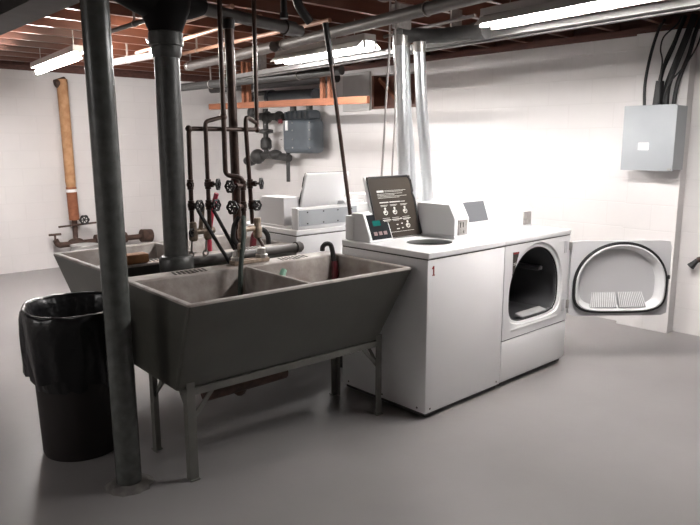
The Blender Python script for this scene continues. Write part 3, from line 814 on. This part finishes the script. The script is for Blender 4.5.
duct('vent_duct', 'middle shiny dryer duct, set back between the other two behind the washers', [(3.425, 3.19, 2.165), (3.46, 3.20, 1.75), (3.535, 3.205, 1.15), (3.54, 3.205, .15)], .040)
duct('vent_duct', 'rightmost shiny dryer duct leaning out toward the right wall', [(3.462, 3.085, 2.13), (3.50, 3.085, 1.75), (3.58, 3.09, 1.12), (3.60, 3.09, .15)], .040)
t = thing('duct_header', 'dark horizontal duct under the joists where the foil ducts meet', 'duct', (3.6, 2.9, 2.2))
MB().tube([(3.33, 3.16, 2.215), (3.47, 3.14, 2.215), (3.585, 3.0, 2.21), (3.60, 2.66, 2.205)], .050, 16, 5).build('duct', M['darkiron'], t)
q = MB(); q.cyl((3.60, 2.74, 2.205), (3.60, 2.64, 2.205), .058, n=12); q.build('end_collar', M['darkiron'], t)
q = MB(); q.box(3.27, 3.40, 3.10, 3.16, 2.24, 2.36); q.box(3.26, 3.41, 3.09, 3.17, 2.33, 2.392); q.build('hanger_bracket', M['galv'], t, bevel=.006)

# ------------------------------------------------------------------ leaning pole, cords
t = thing('leaning_pole', 'thin dark pole leaning from the ceiling pipes down behind the near washer', 'pole', (3.045, 3.125, 0))
MB().cyl((2.69, 3.15, 2.21), (2.735, 3.147, 1.97), .019, n=12).build('grip', M['blackiron'], t)
MB().cyl((2.71, 3.148, 2.10), (3.045, 3.125, .0), .0125, n=12).build('shaft', M['brownpipe'], t)
tag(MB().tube([(3.155, 3.06, 2.42), (3.150, 3.06, 2.10), (3.125, 3.06, 1.80), (3.095, 3.05, 1.50), (3.082, 3.06, 1.20), (3.09, 3.07, .80)], .007, 7, 5).build('hanging_cord', M['cord']),
    'thin grey cord hanging left of the foil ducts, left of the two', 'cord')
tag(MB().tube([(3.175, 3.03, 2.42), (3.170, 3.03, 2.05), (3.178, 3.03, 1.7), (3.156, 3.03, 1.35), (3.152, 3.035, 1.0), (3.15, 3.035, .8)], .006, 7, 5).build('hanging_cord', M['cord']),
    'thin grey cord hanging close against the leftmost foil duct', 'cord')
tag(MB().tube([(2.55, 2.6, 2.40), (2.58, 2.62, 2.30), (2.66, 2.66, 2.26), (2.76, 2.66, 2.285), (2.86, 2.63, 2.40)], .007, 7, 6).build('swag_cable', M['palepipe']),
    'pale cable drooping between joists at top centre', 'cable')

# ------------------------------------------------------------------ ceiling pipes
def cpipe(name, label, p0, p1, r, m, hang=()):
    t_ = thing(name, label, 'pipe', tuple((V(p0)+V(p1))/2))
    MB().cyl(p0, p1, r, n=14).build('pipe', m, t_)
    for s_ in hang:
        p_ = V(p0).lerp(V(p1), s_); q = MB(); q.torus(p_, V(p1)-V(p0), r+.004, .004, 14, 6); q.box(p_.x-.008, p_.x+.008, p_.y-.002, p_.y+.002, p_.z+r, ZJ+.05)
        q.build('hanger', M['galv'], t_)
    return t_
cpipe('ceiling_pipe', 'large dull grey pipe under the joists above the middle fluorescent light', (3.45, 5.6, 2.265), (2.88, 1.4, 2.265), .038, M['greypipe'], (.3, .7))
cpipe('ceiling_pipe', 'pale reddish conduit highest of those right of the drain stack', (2.36, 4.75, 2.31), (2.30, 3.55, 2.31), .014, M['pinkpipe'], (.2,))
cpipe('ceiling_pipe', 'pale reddish conduit, middle of those crossing behind the supply pipes', (2.78, 5.9, 2.31), (2.61, 3.7, 2.31), .015, M['pinkpipe'], (.3,))
cpipe('ceiling_pipe', 'pale reddish conduit, longest and lowest crossing behind the supply pipes', (3.14, 6.2, 2.31), (3.03, 3.5, 2.31), .015, M['pinkpipe'], (.3,))
cpipe('ceiling_pipe', 'light grey ceiling pipe with a white end just right of the drain stack', (3.38, 6.05, 2.25), (3.22, 4.4, 2.25), .042, M['greypipe'], (.04, .5))
cpipe('ceiling_pipe', 'grey pipe on a hanger between the round post and the drain stack', (2.67, 6.6, 2.25), (2.76, 5.3, 2.25), .032, M['palepipe'], (.5,))
cpipe('ceiling_pipe', 'thin brown conduit between the round post and drain stack near the joists', (2.10, 4.9, 2.30), (2.09, 4.0, 2.30), .016, M['greypipe'], (.5,))
cpipe('ceiling_pipe', 'dark low pipe running along under the ceiling over the gas meter', (3.80, 7.3, 2.13), (4.12, 4.6, 2.15), .042, M['darkiron'], (.3, .8))
cpipe('ceiling_pipe', 'thin white conduit beside the duct hanger bracket', (3.80, 3.75, 2.31), (3.62, 2.75, 2.31), .012, M['palepipe'])
cpipe('ceiling_pipe', 'dark iron pipe high over the far wall above the timber rack', (4.75, 7.9, 2.21), (4.95, 5.6, 2.21), .05, M['blackiron'], (.3,))
t = thing('cable_raceway', 'pale double rail running under the joists beyond the fluorescent lights', 'raceway', (3.75, 3, 2.15))
MB().obox((3.86, 5.9, 2.175), (3.56, .3, 2.195), .05, .04).build('upper_rail', M['rail'], t, smooth=False)
MB().obox((3.915, 5.9, 2.165), (3.615, .3, 2.185), .04, .04).build('lower_rail', M['rail'], t, smooth=False)
for y in (1.5, 3.0, 4.4, 5.5):
    MB().box(3.56+.0536*(y-.3)-.02, 3.56+.0536*(y-.3)+.09, y-.008, y+.008, 2.195, 2.40).build('hanger_strap', M['galv'], t, smooth=False)

# ------------------------------------------------------------------ fluorescent fixtures
def fixture(name, label, p0, p1, m_tube, gap=.052, hood=True, wd=.115):
    p0, p1 = V(p0), V(p1); d = (p1-p0).normalized(); s_ = d.cross(V((0, 0, 1))).normalized()
    t_ = thing(name, label, 'light', tuple((p0+p1)/2+V((0, 0, .06))))
    up = V((0, 0, 1))
    MB().obox(p0-d*.03+up*.065, p1+d*.03+up*.065, .11, .05).build('housing', M['fixture'], t_, smooth=False)
    if hood:
        q = MB(); a, b_ = p0-d*.02, p1+d*.02
        for sg in (-1, 1):
            v = [a+s_*sg*.055+up*.045, b_+s_*sg*.055+up*.045, b_+s_*sg*wd-up*.010, a+s_*sg*wd-up*.010]
            A = [q.bm.verts.new(x) for x in v]; B = [q.bm.verts.new(x+up*.003) for x in v]; q._f(A); q._f(B[::-1]); q.bridge(A, B)
        q.build('reflector', M['fixture'], t_, smooth=False)
    for sg in ((-1, 1) if gap else (0,)):
        o_ = s_*sg*gap/1
        MB().cyl(p0+o_, p1+o_, .019, n=10).build('lamp_tube', m_tube, t_)
        for e_ in (p0, p1):
            MB().obox(e_+o_-d*.012*(1 if e_ == p0 else -1)-up*.02, e_+o_-d*.012*(1 if e_ == p0 else -1)+up*.05, .02, .03, up=tuple(d)).build('lamp_holder', M['fixture'], t_, smooth=False)
    for e_ in (p0+d*.15, p1-d*.15):
        MB().cyl(e_+up*.09, (e_.x, e_.y, ZJ+.03), .004, n=6).build('hanger_rod', M['galv'], t_)
    return t_
fixture('fluorescent_light', 'lit two-tube fluorescent light left of the foil ducts', (3.59, 4.78, 2.2), (3.535, 3.66, 2.2), M['tube'])
fixture('fluorescent_light', 'lit fluorescent light at the upper right above the dryer', (3.44, 2.50, 2.20), (3.29, 1.05, 2.20), M['tubeB'])
fixture('fluorescent_light', 'lit single-tube fluorescent light at the far left near the left wall', (2.25, 6.95, 2.185), (2.13, 5.55, 2.185), M['tubeL'], 0, False)
fixture('fluorescent_light', 'added fluorescent fill light left of the round post, unseen past the picture edge', (-2.1, 2.6, 2.185), (-2.1, 4.0, 2.185), M['tubeFill'])  # added fixture out of view, there to brighten surfaces that face left
t = thing('bare_bulb', 'bare glowing bulb just left of the drain stack top', 'light bulb', (2.475, 4.95, 2.2))
MB().sphere((2.475, 4.95, 2.2), .03, (1, 1, 1.2), 14).build('glass_globe', M['bulb'], t)
q = MB(); q.lathe([(.018, 2.235), (.022, 2.25), (.05, 2.27), (.055, 2.29), (.012, 2.292), (.012, 2.64)], (2.475, 4.95, 0), n=16); q.build('lamp_holder', M['fixture'], t)

# ------------------------------------------------------------------ timber rack, gas meter, wall board
t = thing('timber_rack', 'orange-brown timber rail hung on studs in front of the gas meter', 'timber rack', (4.3, 5.8, 1.88))
MB().obox((4.3, 7.20, 1.940), (4.3, 4.44, 1.892), .038, .066).build('rail', M['lumber'], t, smooth=False)
def zr(y): return 1.873+(y-4.44)/(7.2-4.44)*.067
for y in (5.02, 5.13, 6.42, 6.52):
    MB().box(4.322, 4.36, y-.022, y+.022, zr(y)-.02, ZJ+.2).build('stud', M['lumber'], t, smooth=False)

GX = 5.17
t = thing('gas_meter', 'blue-grey gas meter with dark pipes on the far right wall behind the timber rail', 'gas meter', (GX, 6.5, 1.35))
q = MB(); q.box(GX-.12, GX+.12, 6.20, 6.78, 1.38, 1.80, .07, 4); q.build('meter_body', M['meter'], t)
q = MB(); q.box(GX-.10, GX+.10, 6.24, 6.76, 1.77, 1.90, .05, 3); q.build('meter_cover', M['meter'], t)
for y in (6.30, 6.40, 6.50, 6.60, 6.70): MB().box(GX-.115, GX-.095, y-.02, y+.02, 1.80, 1.885, .006).build('cover_lug', M['meter'], t)
MB().box(GX-.126, GX-.118, 6.64, 6.69, 1.66, 1.78).build('label_plate', M['paper'], t, smooth=False)
MB().box(GX-.126, GX-.118, 6.75, 6.83, 1.75, 1.80).build('red_tag', M['darkred'], t, smooth=False)
q = MB()
for z in (1.45, 1.55, 1.66, 1.75):
    for y in (6.22, 6.55, 6.78): q.sphere((GX-.12, y, z), .010, n=8)
q.build('bolts', M['galv'], t)
q = MB(); q.cyl((GX-.02, 7.10, 2.08), (GX-.02, 6.20, 2.06), .085, n=20); q.cyl((GX-.02, 7.14, 2.08), (GX-.02, 7.08, 2.08), .10, n=20); q.build('regulator', M['meter'], t)
for pts, rr in (([(GX-.02, 7.55, 1.85), (GX-.02, 7.55, 2.15), (GX-.02, 7.10, 2.15)], .03), ([(GX, 6.68, 1.88), (GX, 6.68, 2.06)], .04), ([(GX, 6.36, 1.88), (GX, 6.36, 2.06)], .04),
                ([(GX-.02, 7.50, 1.86), (GX-.02, 7.0, 1.84), (GX-.02, 6.85, 1.83)], .045), ([(GX-.02, 7.25, 1.95), (GX-.02, 7.25, 1.38)], .035),
                ([(GX-.02, 7.62, 1.28), (GX-.02, 7.25, 1.36), (GX-.02, 6.75, 1.32)], .05), ([(GX-.02, 6.78, 1.42), (GX-.02, 6.78, 1.02)], .025)):
    MB().pipe(pts, rr).build('gas_pipe', M['darkiron'], t)
MB().lathe([(.06, -.03), (.10, -.02), (.10, .02), (.06, .03)], (GX-.02, 7.25, 1.66), n=18).build('pipe_union', M['darkiron'], t)
MB().lathe([(.05, 0), (.075, .03), (.075, .12), (.05, .16)], (GX-.02, 7.25, 1.42), n=16).build('pipe_union', M['darkiron'], t)
for c_, rr, sc_ in (((GX-.04, 7.60, 1.27), .085, (1, 1.4, .8)), ((GX-.04, 7.42, 1.33), .10, (1, 1.1, 1)), ((GX-.04, 7.02, 1.36), .08, (1, 1.4, .8)),
                    ((GX-.02, 7.22, 1.84), .08, (1, 1, 1)), ((GX-.02, 7.55, 1.90), .07, (1, 1, 1.5)), ((GX-.02, 6.95, 1.84), .07, (1, 1, 1))):
    MB().sphere(c_, rr, sc_).build('shutoff_valve', M['darkiron'], t)

tag(MB().box(XR-.03, XR, 5.51, 5.96, 1.87, 2.30).build('wall_board', M['board'], smooth=False, bevel=.004),
    'pale grey flat board on the far right wall beside the wooden opening', 'board')
t = thing('wooden_brace', 'small wooden brace slanting across the lined opening in the right wall', 'brace', (XR+.1, 5.3, 1.91))
MB().obox((XR+.08, 5.46, 2.22), (XR+.08, 5.12, 1.92), .03, .04).build('brace', M['lumber'], t, smooth=False)
MB().box(XR+.06, XR+.10, 5.06, 5.12, 1.911, 2.25).build('stud', M['lumber'], t, smooth=False)

# ------------------------------------------------------------------ wrapped pipe by the left wall
t = thing('wrapped_pipe', 'tan cloth-wrapped vertical pipe against the left wall', 'pipe', (2.9, 8.2, .2))
WX, WY = 2.93, 8.20
MB().tube([(WX-.012, WY, 2.25), (WX-.004, WY, 1.6), (WX, WY, 1.05), (WX+.002, WY, .98)], [.062, .060, .059, .052], 18).build('tan_wrap', M['wrap'], t)
MB().cyl((WX+.002, WY, .985), (WX+.012, WY, .585), .060, n=18).build('orange_wrap', M['wraplow'], t)
MB().cyl((WX+.002, WY, .96), (WX+.003, WY, .925), .064, n=18).build('white_band', M['paper'], t)
MB().tube([(WX+.012, WY, .60), (WX+.012, WY, .30), (WX+.012, WY, .26)], [.032, .03, .04], 12).build('bare_pipe', M['rust'], t)
q = MB(); q.pipe([(WX-.23, WY, .36), (WX-.2, WY, .29), (WX+.3, WY, .30), (WX+.95, WY, .30)], .035); q.sphere((WX+.012, WY, .30), .07, (1.5, .8, .9)); q.cyl((WX+.25, WY, .31), (WX+.65, WY, .31), .07, n=14)
q.cyl((WX+.86, WY, .31), (WX+1.0, WY, .30), .085, n=14); q.build('pipe_fitting', M['rust'], t)
q = MB(); q.cyl((WX-.23, WY, .36), (WX-.23, WY, .42), .012); q.cyl((WX-.30, WY, .425), (WX-.16, WY, .425), .014); q.cyl((WX-.2, WY-.06, .52), (WX+.55, WY-.06, .55), .012)
q.build('valve_handle', M['rust'], t); 
handwheel((WX+.10, WY-.09, .585), (0, 1, 0), .05, 'handwheel', t)
MB().cyl((WX-.09, WY, 2.19), (WX+.03, WY, 2.235), .05, n=12).build('top_elbow', M['rust'], t)
tag(MB().box(3.30, 3.46, 8.23, 8.33, .42, .66, .006).build('junction_box', M['blackiron']), 'small black box on the left wall just beside the round post', 'box')
t = thing('grey_pail', 'grey pail on the floor under the wrapped pipe valve', 'pail', (2.92, 7.9, 0))
MB().lathe([(.12, 0), (.155, .30), (.162, .30), (.162, .315), (.15, .315), (.115, .02), (.01, .02)], (2.93, 7.9, 0), n=24).build('pail_shell', M['board'], t)
MB().torus((2.93, 7.9, .31), (0, 0, 1), .16, .006).build('pail_rim', M['galv'], t)

# ------------------------------------------------------------------ electrical panel and cables
t = thing('breaker_box', 'light blue-grey electrical box mounted on the right wall pilaster', 'electrical box', (5.21, 2.23, 1.30))
MB().box(5.105, 5.294, 2.022, 2.408, 1.297, 1.772).build('enclosure', M['box'], t, smooth=False, bevel=.003)
MB().box(5.092, 5.106, 2.017, 2.414, 1.290, 1.778, .004).build('cover', M['box'], t)
MB().box(5.090, 5.093, 2.205, 2.285, 1.445, 1.50).build('label_plate', M['paper'], t, smooth=False)['label'] = 'blank white label'
MB().box(5.086, 5.094, 2.028, 2.053, 1.295, 1.31).build('latch', M['galv'], t, smooth=False)
MB().tube([(5.21, 2.215, 1.775), (5.21, 2.213, 1.83), (5.21, 2.208, 1.96)], [.036, .034, .030], 14).build('conduit_stub', M['rubber'], t)
cab = [
    ('single thick black cable bowing left above the electrical panel', [(5.22, 2.318, 1.775), (5.22, 2.325, 1.95), (5.23, 2.305, 2.15), (5.25, 2.27, 2.33), (5.30, 2.25, 2.42)], .012),
    ('black cable rising straight from the conduit stub to the joists', [(5.21, 2.208, 1.962), (5.215, 2.190, 2.06), (5.225, 2.14, 2.20), (5.25, 2.11, 2.33), (5.29, 2.095, 2.42)], .016),
    ('thickest black cable of the bundle right of the conduit stub', [(5.235, 2.165, 1.775), (5.235, 2.16, 1.92), (5.235, 2.11, 2.09), (5.25, 2.06, 2.26), (5.29, 2.03, 2.42)], .026),
    ('black cable behind the bundle above the panel, leaning right', [(5.27, 2.12, 1.775), (5.27, 2.10, 1.95), (5.275, 2.04, 2.14), (5.285, 2.01, 2.30), (5.31, 1.975, 2.42)], .016),
    ('thin black cable looping widest to the right of the bundle', [(5.19, 2.165, 1.80), (5.20, 2.14, 1.93), (5.21, 2.06, 2.03), (5.22, 1.985, 2.15), (5.24, 1.955, 2.27), (5.28, 1.975, 2.42)], .0065),
    ('thin black cable looping left of the bundle with a bulge', [(5.19, 2.20, 1.80), (5.19, 2.205, 1.95), (5.19, 2.195, 2.10), (5.19, 2.215, 2.19), (5.20, 2.20, 2.28), (5.24, 2.13, 2.36), (5.28, 2.12, 2.42)], .006),
    ('thin black cable crossing in front of the bundle', [(5.18, 2.19, 1.80), (5.18, 2.195, 1.96), (5.185, 2.175, 2.10), (5.19, 2.13, 2.22), (5.21, 2.10, 2.32), (5.26, 2.09, 2.42)], .006),
]
for lb_, pts, r in cab:
    tag(MB().tube(pts, r, 8, 6).build('electrical_cable', M['rubber']), lb_, 'cable', 'black cables above the electrical panel')
t = thing('wall_nozzle', 'black hose nozzle at the right edge on the near right wall', 'nozzle', (5.35, 1.88, .58))
MB().tube([(5.33, 1.915, .555), (5.335, 1.89, .585), (5.34, 1.87, .615)], [.030, .022, .016], 12).build('nozzle_head', M['rubber'], t)
MB().tube([(5.34, 1.873, .61), (5.36, 1.83, .63), (5.405, 1.78, .62)], [.022, .02, .02], 12).build('nozzle_stem', M['rust'], t)

# ------------------------------------------------------------------ camera, world, view
R = Matrix(((0.7369006, 0.1206296, -0.6651511), (-0.6759996, 0.1293647, -0.7254581), (-0.0014646, 0.9842323, 0.1768745)))
cd = bpy.data.cameras.new('camera'); cam = bpy.data.objects.new('camera', cd); col.objects.link(cam)
mw = R.to_4x4(); mw.translation = (0, 0, 1.493); cam.matrix_world = mw
cd.sensor_width = 36.0; cd.lens = 658.92/700*36; cd.clip_start = .05
sc.camera = cam
wd = bpy.data.worlds.new('world'); sc.world = wd; wd.use_nodes = True
wd.node_tree.nodes['Background'].inputs[0].default_value = (.6, .58, .56, 1)
wd.node_tree.nodes['Background'].inputs[1].default_value = .0
vs = sc.view_settings
vs.view_transform = 'Standard'; vs.look = 'None'; vs.gamma = 1.0; vs.exposure = 2.75; vs.use_curve_mapping = False
sc.cycles.max_bounces = 8; sc.cycles.diffuse_bounces = 5
